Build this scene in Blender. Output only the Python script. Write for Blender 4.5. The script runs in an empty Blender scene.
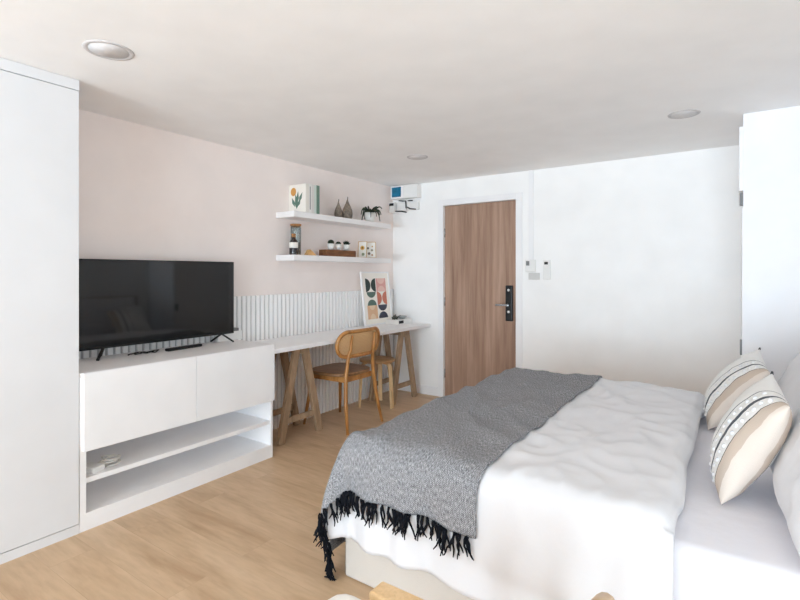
import bpy, bmesh, math, random
from mathutils import Vector, Matrix, noise
random.seed(7)
PI = math.pi
C = bpy.context.scene.collection

# ------------------------------------------------------------------ helpers
def lin(c):
    return tuple(((v/255)/12.92 if v/255 <= 0.04045 else ((v/255+0.055)/1.055)**2.4) for v in c) + (1.0,)

MATS = {}
def mat(name, col, rough=0.5, spec=0.5, metal=0.0, bump=0.0, bscale=60, var=0.0, vscale=4, stretch=(1,1,1), coat=0.0):
    if name in MATS: return MATS[name]
    m = bpy.data.materials.new(name); m.use_nodes = True
    nt = m.node_tree; b = nt.nodes['Principled BSDF']
    b.inputs['Base Color'].default_value = lin(col)
    b.inputs['Roughness'].default_value = rough
    b.inputs['Specular IOR Level'].default_value = spec
    b.inputs['Metallic'].default_value = metal
    b.inputs['Coat Weight'].default_value = coat
    tc = nt.nodes.new('ShaderNodeTexCoord')
    mp = nt.nodes.new('ShaderNodeMapping'); mp.inputs['Scale'].default_value = stretch
    nt.links.new(tc.outputs['Object'], mp.inputs['Vector'])
    n = nt.nodes.new('ShaderNodeTexNoise'); n.inputs['Scale'].default_value = vscale; n.inputs['Detail'].default_value = 4
    nt.links.new(mp.outputs['Vector'], n.inputs['Vector'])
    r = nt.nodes.new('ShaderNodeValToRGB')
    v = max(var, 0.012)
    d = tuple(max(0, x*(1-v)) for x in col); l = tuple(min(255, x*(1+v*0.6)) for x in col)
    r.color_ramp.elements[0].position = 0.3; r.color_ramp.elements[1].position = 0.7
    r.color_ramp.elements[0].color = lin(d); r.color_ramp.elements[1].color = lin(l)
    nt.links.new(n.outputs['Fac'], r.inputs['Fac']); nt.links.new(r.outputs['Color'], b.inputs['Base Color'])
    if bump > 0:
        n2 = nt.nodes.new('ShaderNodeTexNoise'); n2.inputs['Scale'].default_value = bscale; n2.inputs['Detail'].default_value = 6
        nt.links.new(mp.outputs['Vector'], n2.inputs['Vector'])
        bp = nt.nodes.new('ShaderNodeBump'); bp.inputs['Strength'].default_value = bump; bp.inputs['Distance'].default_value = 0.01
        nt.links.new(n2.outputs['Fac'], bp.inputs['Height']); nt.links.new(bp.outputs['Normal'], b.inputs['Normal'])
    MATS[name] = m
    return m

def wood(name, c1, c2, c3, stretch, scale=3.0, rough=0.45, plank=None, spec=0.4, loc=(0,0,0)):
    """grain made of stretched noise; plank=(length,width) adds seams (x = length axis)"""
    m = bpy.data.materials.new(name); m.use_nodes = True
    nt = m.node_tree; N = nt.nodes; L = nt.links; b = N['Principled BSDF']
    b.inputs['Roughness'].default_value = rough; b.inputs['Specular IOR Level'].default_value = spec
    tc = N.new('ShaderNodeTexCoord'); mp = N.new('ShaderNodeMapping')
    mp.inputs['Scale'].default_value = stretch; mp.inputs['Location'].default_value = loc
    L.new(tc.outputs['Object'], mp.inputs['Vector'])
    n1 = N.new('ShaderNodeTexNoise'); n1.inputs['Scale'].default_value = scale; n1.inputs['Detail'].default_value = 8
    n1.inputs['Distortion'].default_value = 0.6
    vec = mp.outputs['Vector']
    seam = None
    if plank:
        br = N.new('ShaderNodeTexBrick'); br.inputs['Scale'].default_value = 1.0
        br.inputs['Brick Width'].default_value = plank[0]; br.inputs['Row Height'].default_value = plank[1]
        br.inputs['Mortar Size'].default_value = 0.0012; br.inputs['Mortar Smooth'].default_value = 0.3
        br.inputs['Color1'].default_value = (0,0,0,1); br.inputs['Color2'].default_value = (1,1,1,1)
        br.inputs['Mortar'].default_value = (0.5,0.5,0.5,1)
        L.new(tc.outputs['Object'], br.inputs['Vector'])
        ad = N.new('ShaderNodeVectorMath'); ad.operation = 'MULTIPLY_ADD'
        ad.inputs[1].default_value = (7.3, 5.1, 3.7)
        L.new(br.outputs['Color'], ad.inputs[0]); L.new(mp.outputs['Vector'], ad.inputs[2]); vec = ad.outputs[0]
        seam = br
    L.new(vec, n1.inputs['Vector'])
    r = N.new('ShaderNodeValToRGB'); e = r.color_ramp.elements
    e[0].position = 0.28; e[0].color = lin(c1); e[1].position = 0.75; e[1].color = lin(c3)
    k = e.new(0.5); k.color = lin(c2)
    L.new(n1.outputs['Fac'], r.inputs['Fac'])
    out = r.outputs['Color']
    n2 = N.new('ShaderNodeTexNoise'); n2.inputs['Scale'].default_value = scale*6; n2.inputs['Detail'].default_value = 4
    L.new(vec, n2.inputs['Vector'])
    mx = N.new('ShaderNodeMix'); mx.data_type = 'RGBA'; mx.blend_type = 'MULTIPLY'; mx.inputs['Factor'].default_value = 0.35
    r2 = N.new('ShaderNodeValToRGB'); r2.color_ramp.elements[0].position = 0.3; r2.color_ramp.elements[1].position = 0.6
    r2.color_ramp.elements[0].color = (0.7,0.66,0.62,1); r2.color_ramp.elements[1].color = (1,1,1,1)
    L.new(n2.outputs['Fac'], r2.inputs['Fac']); L.new(out, mx.inputs[6]); L.new(r2.outputs['Color'], mx.inputs[7]); out = mx.outputs[2]
    if seam:
        m2 = N.new('ShaderNodeMix'); m2.data_type = 'RGBA'; m2.blend_type = 'MULTIPLY'
        ml = N.new('ShaderNodeMath'); ml.operation = 'MULTIPLY'; ml.inputs[1].default_value = 0.25
        L.new(seam.outputs['Fac'], ml.inputs[0]); L.new(ml.outputs[0], m2.inputs['Factor'])
        m2.inputs[7].default_value = (0.45,0.38,0.3,1); L.new(out, m2.inputs[6]); out = m2.outputs[2]
    L.new(out, b.inputs['Base Color'])
    bp = N.new('ShaderNodeBump'); bp.inputs['Strength'].default_value = 0.08; bp.inputs['Distance'].default_value = 0.003
    L.new(n2.outputs['Fac'], bp.inputs['Height']); L.new(bp.outputs['Normal'], b.inputs['Normal'])
    MATS[name] = m
    return m

def glass(name, tint=(235,240,240), refl=0.08):
    m = bpy.data.materials.new(name); m.use_nodes = True
    nt = m.node_tree; N = nt.nodes; L = nt.links; N.remove(N['Principled BSDF'])
    o = N['Material Output']; t = N.new('ShaderNodeBsdfTransparent'); t.inputs[0].default_value = lin(tint)
    g = N.new('ShaderNodeBsdfGlossy'); g.inputs['Roughness'].default_value = 0.03
    lw = N.new('ShaderNodeLayerWeight'); lw.inputs[0].default_value = 0.25
    ma = N.new('ShaderNodeMath'); ma.operation = 'MULTIPLY_ADD'; ma.inputs[1].default_value = 0.6; ma.inputs[2].default_value = refl
    L.new(lw.outputs['Fresnel'], ma.inputs[0])
    mx = N.new('ShaderNodeMixShader'); L.new(ma.outputs[0], mx.inputs[0]); L.new(t.outputs[0], mx.inputs[1]); L.new(g.outputs[0], mx.inputs[2])
    L.new(mx.outputs[0], o.inputs['Surface'])
    return m

def add_box(bm, lo, hi, bevel=0.0, seg=2, M=None):
    lo = Vector(lo); hi = Vector(hi)
    t = bmesh.new()
    bmesh.ops.create_cube(t, size=1.0)
    bmesh.ops.scale(t, vec=hi-lo, verts=t.verts)
    bmesh.ops.translate(t, vec=(lo+hi)/2, verts=t.verts)
    if bevel > 0:
        bmesh.ops.bevel(t, geom=t.edges[:], offset=bevel, segments=seg, profile=0.5, affect='EDGES')
    if M is not None: bmesh.ops.transform(t, matrix=M, verts=t.verts)
    join(bm, t)

def join(bm, t):
    me = bpy.data.meshes.new('tmp'); t.to_mesh(me); t.free(); bm.from_mesh(me); bpy.data.meshes.remove(me)

def add_bar(bm, p, q, w, d, up=(0,0,1), bevel=0.003, w2=None):
    """rectangular bar from p to q, w across, d deep"""
    p = Vector(p); q = Vector(q); z = (q-p); ln = z.length; z.normalize()
    x = Vector(up).cross(z)
    if x.length < 1e-4: x = Vector((1,0,0)).cross(z)
    x.normalize(); y = z.cross(x)
    M = Matrix((x, y, z)).transposed().to_4x4(); M.translation = p
    t = bmesh.new(); bmesh.ops.create_cube(t, size=1.0)
    for v in t.verts:
        k = 1.0 if (w2 is None or v.co.z < 0) else w2/w
        v.co = Vector((v.co.x*w*k, v.co.y*d*k, (v.co.z+0.5)*ln))
    if bevel: bmesh.ops.bevel(t, geom=t.edges[:], offset=bevel, segments=2, profile=0.5, affect='EDGES')
    bmesh.ops.transform(t, matrix=M, verts=t.verts)
    join(bm, t)

def add_tube(bm, pts, r, seg=10, closed=False, cap=True, flat=None):
    pts = [Vector(p) for p in pts]; n = len(pts)
    rad = r if hasattr(r, '__len__') else [r]*n
    rings = []; prev = None
    for i, p in enumerate(pts):
        if closed: t = pts[(i+1) % n]-pts[i-1]
        else: t = pts[min(i+1, n-1)]-pts[max(i-1, 0)]
        t.normalize()
        if prev is None:
            a = Vector((0,0,1)) if abs(t.z) < 0.9 else Vector((1,0,0))
            if flat is not None: a = Vector(flat)
            x = (a - t*a.dot(t)).normalized()
        else:
            x = (prev - t*prev.dot(t)).normalized()
        prev = x; y = t.cross(x)
        fl = 1.0
        ring = [bm.verts.new(p + rad[i]*(math.cos(2*PI*k/seg)*x + math.sin(2*PI*k/seg)*y*fl)) for k in range(seg)]
        rings.append(ring)
    m = n if closed else n-1
    for i in range(m):
        a = rings[i]; b = rings[(i+1) % n]
        if closed and i == n-1:
            off = min(range(seg), key=lambda o: sum((a[k].co-b[(k+o) % seg].co).length for k in range(seg)))
        else: off = 0
        for k in range(seg):
            f = bm.faces.new((a[k], a[(k+1) % seg], b[(k+1+off) % seg], b[(k+off) % seg])); f.smooth = True
    if cap and not closed:
        bm.faces.new(rings[0][::-1]); bm.faces.new(rings[-1])

def add_lathe(bm, prof, seg=24, c=(0,0,0), M=None):
    """prof: list of (r,z)"""
    t = bmesh.new(); rings = []
    for r, z in prof:
        if r < 1e-5: rings.append([t.verts.new((c[0], c[1], c[2]+z))])
        else: rings.append([t.verts.new((c[0]+r*math.cos(2*PI*k/seg), c[1]+r*math.sin(2*PI*k/seg), c[2]+z)) for k in range(seg)])
    for a, b in zip(rings[:-1], rings[1:]):
        for k in range(seg):
            v = [a[k % len(a)], a[(k+1) % len(a)], b[(k+1) % len(b)], b[k % len(b)]]
            u = []
            for w in v:
                if w not in u: u.append(w)
            if len(u) > 2:
                f = t.faces.new(u); f.smooth = True
    bmesh.ops.recalc_face_normals(t, faces=t.faces)
    if M is not None: bmesh.ops.transform(t, matrix=M, verts=t.verts)
    join(bm, t)

def add_prism(bm, poly, h, M=None, bevel=0.0):
    """poly in xy extruded along z"""
    t = bmesh.new()
    a = [t.verts.new((x, y, 0)) for x, y in poly]; b = [t.verts.new((x, y, h)) for x, y in poly]
    t.faces.new(a[::-1]); t.faces.new(b); n = len(poly)
    for i in range(n): t.faces.new((a[i], a[(i+1) % n], b[(i+1) % n], b[i]))
    bmesh.ops.recalc_face_normals(t, faces=t.faces)
    if bevel > 0:
        ed = [e for e in t.edges if abs(e.verts[0].co.z-e.verts[1].co.z) < 1e-6]
        bmesh.ops.bevel(t, geom=ed, offset=bevel, segments=2, profile=0.5, affect='EDGES')
    if M is not None: bmesh.ops.transform(t, matrix=M, verts=t.verts)
    join(bm, t)

def obj(name, bm, m, parent=None, loc=None, smooth=None):
    me = bpy.data.meshes.new(name); bm.normal_update(); bm.to_mesh(me); bm.free()
    o = bpy.data.objects.new(name, me); C.objects.link(o)
    if isinstance(m, (list, tuple)):
        for k in m: me.materials.append(k)
    else: me.materials.append(m)
    if parent is not None: o.parent = parent
    if loc is not None: o.location = loc
    if smooth: 
        for p in me.polygons: p.use_smooth = True
    return o

def thing(name, label, cat, loc=(0,0,0), rotz=0, group=None):
    o = bpy.data.objects.new(name, None); C.objects.link(o); o.empty_display_size = 0.1
    o.location = loc; o.rotation_euler = (0,0,rotz)
    return tag(o, label, cat, group)
def tag(o, label, cat, group=None):
    o['label'] = label; o['category'] = cat
    if group: o['group'] = group
    return o
def struct(name, bm, m, parent=None):
    o = obj(name, bm, m, parent)
    if parent is None: o['kind'] = 'structure'
    return o
def B(): return bmesh.new()
def box(lo, hi, bevel=0.0, seg=2):
    b = B(); add_box(b, lo, hi, bevel, seg); return b

# ------------------------------------------------------------------ dimensions (camera at 0,0,1.3)
XW = -3.19; YB = 4.486; ZC = 2.263; XR = 0.66; YF = -4.8; XN = 3.0; YN = 1.46
XF = -2.704            # front of wardrobe and low cabinet

# ------------------------------------------------------------------ materials
M_white  = mat('white_paint', (248,248,247), 0.6, 0.3, bump=0.03, bscale=120)
M_pink   = mat('pink_paint', (245,236,232), 0.7, 0.25, bump=0.03, bscale=120)
M_ceil   = mat('ceiling_paint', (247,247,247), 0.8, 0.2, bump=0.02, bscale=90)
M_wlam   = mat('wardrobe_laminate', (222,223,225), 0.38, 0.4)
M_lam    = mat('white_laminate', (243,243,244), 0.38, 0.4)
M_lam2   = mat('white_melamine', (236,234,234), 0.5, 0.35)
M_slat   = mat('white_slats', (249,249,249), 0.5, 0.3)
M_floor  = wood('oak_floor', (186,154,120), (204,174,140), (216,188,156), (0.55, 3.2, 1), 2.6, 0.42, plank=(1.25, 0.18))
M_door   = wood('walnut_door', (142,112,94), (166,135,115), (186,156,136), (7, 7, 0.35), 3.0, 0.5)
M_trest  = wood('ash_trestle', (140,116,92), (166,140,113), (186,160,132), (6, 6, 1.2), 4.0, 0.55)
M_oak    = wood('honey_oak', (142,94,46), (176,122,66), (198,146,88), (5, 5, 1.5), 4.0, 0.35)
M_seat   = wood('brown_seat', (118,84,54), (142,104,70), (160,122,86), (2, 8, 2), 4.0, 0.35)
M_birch  = wood('birch_ply', (208,172,124), (224,190,144), (234,204,162), (5, 5, 1.2), 4.0, 0.4)
M_tray   = wood('walnut_box', (92,56,32), (124,80,48), (146,98,62), (8, 1.5, 8), 5.0, 0.5)
M_black  = mat('black_plastic', (14,14,15), 0.35, 0.4)
M_screen = mat('black_screen', (6,6,7), 0.05, 0.7)
M_chrome = mat('chrome', (190,190,192), 0.2, 0.5, metal=1.0)
M_grey   = mat('grey_plastic', (120,122,124), 0.5)
M_plastic= mat('white_plastic', (236,236,234), 0.35, 0.45)
M_linen  = mat('white_cotton', (225,226,229), 0.85, 0.15, bump=0.3, bscale=9)
M_sheet  = mat('white_sheet', (228,228,234), 0.85, 0.15, bump=0.55, bscale=6)
M_basefab= mat('pale_grey_fabric', (206,200,192), 0.9, 0.1, bump=0.15, bscale=300)
M_fringe = mat('black_yarn', (22,24,30), 0.9, 0.1)
M_ceramic= mat('white_ceramic', (236,236,232), 0.3, 0.5)
M_leaf   = mat('dark_green_leaf', (30,50,30), 0.5, 0.4, var=0.2, vscale=30)
M_cactus = mat('cactus_green', (34,48,34), 0.7, 0.3, var=0.25, vscale=60)
M_soil   = mat('soil', (60,44,34), 0.95, 0.1)
M_glass  = glass('clear_glass')
M_coffee = mat('coffee_beans', (34,26,24), 0.6, 0.4, bump=0.6, bscale=200)
M_cork   = mat('cork', (176,128,84), 0.8, 0.2, var=0.15, vscale=60)
M_wedge  = mat('pine', (214,168,112), 0.6, 0.3, var=0.1, vscale=12)
M_rattan = mat('grey_woven', (134,122,110), 0.75, 0.25, bump=0.5, bscale=120, var=0.2, vscale=50)
M_paper  = mat('paper_white', (240,238,232), 0.7, 0.2)

# cane webbing: fine diagonal lattice in the material
def cane_mat():
    m = bpy.data.materials.new('cane_webbing'); m.use_nodes = True
    nt = m.node_tree; N = nt.nodes; L = nt.links; b = N['Principled BSDF']; b.inputs['Roughness'].default_value = 0.6
    tc = N.new('ShaderNodeTexCoord'); mp = N.new('ShaderNodeMapping'); mp.inputs['Rotation'].default_value = (PI/4, 0, 0)
    L.new(tc.outputs['Object'], mp.inputs['Vector'])
    ck = N.new('ShaderNodeTexChecker'); ck.inputs['Scale'].default_value = 130
    ck.inputs['Color1'].default_value = lin((246,218,174)); ck.inputs['Color2'].default_value = lin((222,184,134))
    L.new(mp.outputs['Vector'], ck.inputs['Vector']); L.new(ck.outputs['Color'], b.inputs['Base Color'])
    return m
M_cane = cane_mat()

def throw_mat():
    m = bpy.data.materials.new('grey_herringbone_wool'); m.use_nodes = True
    nt = m.node_tree; N = nt.nodes; L = nt.links; b = N['Principled BSDF']
    b.inputs['Roughness'].default_value = 0.95; b.inputs['Specular IOR Level'].default_value = 0.1
    uv = N.new('ShaderNodeUVMap'); uv.uv_map = 'UVMap'
    # zigzag rows: v shifted by |frac(u)|
    sp = N.new('ShaderNodeSeparateXYZ'); L.new(uv.outputs[0], sp.inputs[0])
    def ma(op, a, bb=None, c=None):
        n = N.new('ShaderNodeMath'); n.operation = op
        for i, x in enumerate((a, bb, c)):
            if x is None: continue
            if isinstance(x, (int, float)): n.inputs[i].default_value = x
            else: L.new(x, n.inputs[i])
        return n.outputs[0]
    pp = ma('PINGPONG', sp.outputs[0], 0.014)
    ln = ma('ADD', ma('MULTIPLY', sp.outputs[1], 1.0), ma('MULTIPLY', pp, 1.0))
    st = ma('SINE', ma('MULTIPLY', ln, 2*PI/0.007))
    mp = N.new('ShaderNodeMapping'); mp.inputs['Scale'].default_value = (3.4, 0.75, 1); L.new(uv.outputs[0], mp.inputs[0])
    n1 = N.new('ShaderNodeTexNoise'); n1.inputs['Scale'].default_value = 85; n1.inputs['Detail'].default_value = 5; n1.inputs['Roughness'].default_value = 0.7
    L.new(mp.outputs[0], n1.inputs['Vector'])
    s = ma('ADD', ma('MULTIPLY', st, 0.10), n1.outputs['Fac'])
    r = N.new('ShaderNodeValToRGB'); e = r.color_ramp.elements
    e[0].position = 0.32; e[0].color = lin((76,77,81)); e[1].position = 0.66; e[1].color = lin((194,194,197))
    k = e.new(0.5); k.color = lin((134,135,138))
    L.new(s, r.inputs['Fac']); L.new(r.outputs['Color'], b.inputs['Base Color'])
    bp = N.new('ShaderNodeBump'); bp.inputs['Strength'].default_value = 0.5; bp.inputs['Distance'].default_value = 0.004
    L.new(s, bp.inputs['Height']); L.new(bp.outputs['Normal'], b.inputs['Normal'])
    return m
M_throw = throw_mat()

def cushion_mat():
    """stripes across local x (width 0.46): far edge white -> cream near edge"""
    m = bpy.data.materials.new('striped_cushion_fabric'); m.use_nodes = True
    nt = m.node_tree; N = nt.nodes; L = nt.links; b = N['Principled BSDF']
    b.inputs['Roughness'].default_value = 0.9; b.inputs['Specular IOR Level'].default_value = 0.1
    uv = N.new('ShaderNodeUVMap'); uv.uv_map = 'UVMap'
    sp = N.new('ShaderNodeSeparateXYZ'); L.new(uv.outputs[0], sp.inputs[0])
    n = N.new('ShaderNodeTexNoise'); n.inputs['Scale'].default_value = 9; n.inputs['Detail'].default_value = 2
    L.new(uv.outputs[0], n.inputs['Vector'])
    a = N.new('ShaderNodeMath'); a.operation = 'MULTIPLY_ADD'; a.inputs[1].default_value = 0.022; L.new(n.outputs['Fac'], a.inputs[0])
    L.new(sp.outputs[0], a.inputs[2])
    r = N.new('ShaderNodeValToRGB'); r.color_ramp.interpolation = 'CONSTANT'; e = r.color_ramp.elements
    W = (236,236,234); G = (92,96,103); K = (52,48,50); BG = (202,187,173); CR = (224,214,204)
    stops = [(0.0, W), (0.55, G), (0.56, W), (0.70, G), (0.735, W), (0.86, K), (0.87, BG), (0.962, CR)]
    e[0].position = 0; e[0].color = lin(W); e[1].position = 0.55; e[1].color = lin(G)
    for p, c in stops[2:]:
        k = e.new(p); k.color = lin(c)
    L.new(a.outputs[0], r.inputs['Fac']); L.new(r.outputs['Color'], b.inputs['Base Color'])
    n2 = N.new('ShaderNodeTexNoise'); n2.inputs['Scale'].default_value = 150; L.new(uv.outputs[0], n2.inputs['Vector'])
    bp = N.new('ShaderNodeBump'); bp.inputs['Strength'].default_value = 0.25; bp.inputs['Distance'].default_value = 0.003
    L.new(n2.outputs['Fac'], bp.inputs['Height']); L.new(bp.outputs['Normal'], b.inputs['Normal'])
    return m
M_cush = cushion_mat()

# ------------------------------------------------------------------ the room
struct('floor', box((XW-0.1, YF-0.1, -0.1), (XN+0.12, YB+0.2, 0)), M_floor)
struct('ceiling', box((XW-0.1, YF-0.1, ZC), (XN+0.12, YB+0.2, ZC+0.1)), M_ceil)
struct('wall_left', box((XW-0.1, YF-0.1, 0), (XW, YB+0.2, ZC)), M_pink)
DX0, DX1, DZ = -2.537, -1.745, 2.003
b = B()
add_box(b, (XW, YB, 0), (DX0, YB+0.12, ZC)); add_box(b, (DX1, YB, 0), (XR+0.1, YB+0.12, ZC)); add_box(b, (DX0, YB, DZ), (DX1, YB+0.12, ZC))
struct('wall_back', b, M_white)
VY0, VY1, VZ0, VZ1 = -2.9, 1.2, 0.06, 2.2
b = B(); add_box(b, (XR, YN, 0), (XR+0.1, YB, ZC)); add_box(b, (XR+0.1, YN, 0), (XN, YN+0.1, ZC))
struct('wall_right', b, M_white)
b = B(); add_box(b, (XN, YF-0.1, 0), (XN+0.1, VY0, ZC)); add_box(b, (XN, VY1, 0), (XN+0.1, YN+0.1, ZC)); add_box(b, (XN, VY0, 0), (XN+0.1, VY1, VZ0)); add_box(b, (XN, VY0, VZ1), (XN+0.1, VY1, ZC))  # unseen side wall of a room extension added to let in side light
struct('wall_window_side', b, M_white)
w2 = bpy.data.objects.new('added_window', None); C.objects.link(w2); w2['kind'] = 'structure'; w2.location = (XN+0.06, 0, 0)  # unseen window, added to light the room from the right
b = B()
for y in (VY0+0.025, (VY0+VY1)/2, VY1-0.025): add_box(b, (-0.025, y-0.025, VZ0), (0.025, y+0.025, VZ1), 0.004)
for z in (VZ0+0.025, VZ1-0.025): add_box(b, (-0.024, VY0, z-0.025), (0.024, VY1, z+0.025), 0.004)
obj('window_frame', b, M_lam, w2)
obj('pane', box((-0.004, VY0+0.05, VZ0+0.05), (0.004, (VY0+VY1)/2-0.025, VZ1-0.05)), M_glass, w2)
obj('pane', box((-0.004, (VY0+VY1)/2+0.025, VZ0+0.05), (0.004, VY1-0.05, VZ1-0.05)), M_glass, w2)
# wall behind the camera with a wide window
WX0, WX1, WZ0, WZ1 = -2.4, 2.4, 0.06, 2.2
b = B()
add_box(b, (XW, YF-0.12, 0), (WX0, YF, ZC)); add_box(b, (WX1, YF-0.12, 0), (XN+0.1, YF, ZC))
add_box(b, (WX0, YF-0.12, 0), (WX1, YF, WZ0)); add_box(b, (WX0, YF-0.12, WZ1), (WX1, YF, ZC))
struct('wall_front', b, M_white)
win = bpy.data.objects.new('window_1', None); C.objects.link(win); win['kind'] = 'structure'; win.location = (0, YF-0.07, 0)
b = B()
for x in (WX0+0.025, (WX0+WX1)/2, WX1-0.025): add_box(b, (x-0.025, -0.025, WZ0), (x+0.025, 0.025, WZ1), 0.004)
for z in (WZ0+0.025, WZ1-0.025): add_box(b, (WX0, -0.024, z-0.025), (WX1, 0.024, z+0.025), 0.004)
obj('window_frame', b, M_lam, win)
mid = (WX0+WX1)/2
obj('pane', box((WX0+0.05, -0.004, WZ0+0.05), (mid-0.025, 0.004, WZ1-0.05)), M_glass, win)
obj('pane', box((mid+0.025, -0.004, WZ0+0.05), (WX1-0.05, 0.004, WZ1-0.05)), M_glass, win)

# skirting
struct('baseboard_back', box((XW+0.03, YB-0.012, 0), (DX0-0.065, YB, 0.095), 0.003), M_lam)
struct('baseboard_right', box((DX1+0.065, YB-0.012, 0), (0.0, YB, 0.095), 0.003), M_lam)
# door
door = bpy.data.objects.new('door_1', None); C.objects.link(door); door['kind'] = 'structure'; door.location = ((DX0+DX1)/2, YB, 0)
hw = (DX1-DX0)/2
obj('door_leaf', box((-hw+0.003, 0.018, 0.006), (hw-0.003, 0.06, DZ-0.003), 0.002), M_door, door)
b = B()
for sx in (-1, 1): 
    x0, x1 = sorted((sx*hw, sx*(hw+0.062))); add_box(b, (x0, -0.016, 0), (x1, 0.0, DZ+0.062), 0.003)
add_box(b, (-hw, -0.016, DZ), (hw, 0.0, DZ+0.062), 0.003)
obj('door_frame', b, M_lam, door)
b = B()
for z in (0.25, 1.0, 1.72):
    add_tube(b, [(-hw+0.006, 0.012, z-0.045), (-hw+0.006, 0.012, z+0.045)], 0.006, 10)
obj('hinge', b, M_chrome, door)
# electronic lock: px 505-512, y 285-320
lx = 0.5*(-1.862-1.79)-door.location.x
lx = -1.815-door.location.x
lk = obj('door_lock', box((lx-0.037, -0.008, 0.835), (lx+0.033, 0.018, 1.18), 0.008, 3), M_black, door)
b = B()
add_lathe(b, [(0,0.0),(0.014,0.0),(0.014,0.035),(0,0.035)], 16, M=Matrix.Translation((lx-0.006,-0.008,0.99)) @ Matrix.Rotation(PI/2,4,'X'))
add_box(b, (lx-0.125, -0.05, 0.979), (lx+0.008, -0.036, 1.001), 0.004)
obj('door_handle', b, M_chrome, lk)
for z in (1.135, 0.925):
    b = B(); add_lathe(b, [(0,0),(0.012,0),(0.012,0.004),(0,0.004)], 16, M=Matrix.Translation((lx-0.004,-0.008,z)) @ Matrix.Rotation(PI/2,4,'X'))
    obj('lock_button', b, M_plastic, lk)
# cable trunking right of the door and the two controls
tag(obj('cable_trunking', box((-1.62, YB-0.012, 1.375), (-1.575, YB, ZC), 0.003), M_lam), 'white vertical cable trunking from ceiling down to the wall controls right of door', 'trunking')
t = thing('wall_controller', 'white square wall controller with grey display below the cable trunking', 'wall control', (-1.60, YB, 1.34))
obj('body', box((-0.052, -0.022, -0.03), (0.05, 0, 0.085), 0.006), M_plastic, t)
obj('display', box((-0.04, -0.0235, 0.03), (-0.008, -0.0215, 0.072)), M_grey, t)
M_plate = mat('pale_grey_plate', (206,206,204), 0.5)
tag(obj('switch_plate', box((-1.622, YB-0.010, 1.238), (-1.515, YB, 1.302), 0.003), mat('pale_grey_plate', (206,206,204), 0.5)), 'pale grey blank plate just under the square wall controller', 'wall plate')
t = thing('remote_control', 'slim white air conditioner remote with dark display, mounted on wall right of controller', 'remote control', (-1.448, YB, 1.26))
obj('body', box((-0.034, -0.02, -0.02), (0.034, 0, 0.16), 0.006), M_plastic, t)
obj('display', box((-0.020, -0.0215, 0.118), (0.014, -0.0195, 0.142)), M_black, t)

# ------------------------------------------------------------------ ceiling lights
def downlight(x, y, r, label):
    t = thing('downlight', label, 'ceiling light', (x, y, ZC), 0, 'round recessed ceiling lights')
    b = B(); add_lathe(b, [(r*0.8, -0.002), (r*0.83, -0.004), (r*0.98, -0.003), (r, 0.0)], 40); obj('trim_ring', b, mat('downlight_ring', (205,203,204), 0.5), t)
    b = B(); add_lathe(b, [(0, -0.003), (r*0.80, -0.003), (r*0.80, 0.0), (0, 0.0)], 40); obj('diffuser', b, mat('downlight_diffuser', (222,220,220), 0.4), t)
downlight(-2.24, 1.03, 0.098, 'round flush ceiling light above the television, nearest and largest of the lights')
downlight(-2.19, 3.43, 0.088, 'round flush ceiling light in front of the wooden door')
downlight(-0.27, 3.42, 0.088, 'faint round flush ceiling light near the tall cupboard')

# ------------------------------------------------------------------ slatted panel
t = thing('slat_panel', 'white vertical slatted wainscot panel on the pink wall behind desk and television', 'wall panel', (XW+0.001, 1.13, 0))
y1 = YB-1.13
obj('backing_board', box((0, 0, 0), (0.006, y1-0.001, 1.12)), mat('slat_gap_shade', (186,186,188), 0.7), t)  # grey in the colour stands for the shade between the slats
b = B(); p = 0.045; y = 0.006
while y+0.03 < y1:
    add_box(b, (0.0055, y, 0.0), (0.021, y+0.029, 1.12), 0.001, 1); y += p
obj('slats', b, M_slat, t)
XS = XW+0.023

# ------------------------------------------------------------------ wardrobe (left)
t = thing('wardrobe', 'full height white built-in wardrobe at the left beside the television', 'wardrobe', (XF-0.02, 1.104, 0))
yl = -1.6-1.104
b = B(); add_box(b, (XW-XF+0.02+0.001, yl, 0), (-0.002, 0, ZC-0.002)); obj('body', b, M_lam2, t)
obj('plinth', box((-0.002, yl, 0), (0.018, 0, 0.045)), M_wlam, t)
obj('top_filler', box((-0.002, yl, 2.21), (0.018, 0, ZC-0.002)), M_wlam, t)
y = -0.002
for i in range(5):
    obj('door', box((0.0, y-0.52, 0.049), (0.02, y, 2.206), 0.0015), M_wlam, t); y -= 0.523

# ------------------------------------------------------------------ tv cabinet
CY0, CY1 = 1.106, 2.34
t = thing('tv_cabinet', 'low white media cabinet with two flap doors above open shelves, under the television', 'cabinet', (XF, CY0, 0))
L_ = CY1-CY0; bx0 = XS-XF
obj('plinth', box((bx0, 0.0, 0), (-0.004, L_, 0.088)), M_lam, t)
obj('side_panel', box((bx0, 0.0, 0.088), (-0.004, 0.030, 0.776)), M_lam, t)
obj('side_panel', box((bx0, L_-0.018, 0.088), (-0.004, L_, 0.776)), M_lam, t)
obj('shelf', box((bx0, 0.030, 0.236), (-0.012, L_-0.018, 0.262), 0.001), M_lam, t)
obj('shelf', box((bx0, 0.030, 0.41), (-0.024, L_-0.018, 0.428)), M_lam, t)
obj('back_panel', box((bx0, 0.030, 0.088), (bx0+0.01, L_-0.018, 0.776)), M_lam, t)
obj('countertop', box((bx0, 0.0, 0.778), (-0.003, L_, 0.798), 0.0015), M_lam2, t)
split = 1.735-CY0
obj('door', box((-0.002, 0.012, 0.404), (0.016, split-0.0015, 0.797), 0.0012), M_lam, t)
obj('door', box((-0.002, split+0.0015, 0.404), (0.016, L_+0.001, 0.797), 0.0012), M_lam, t)

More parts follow.
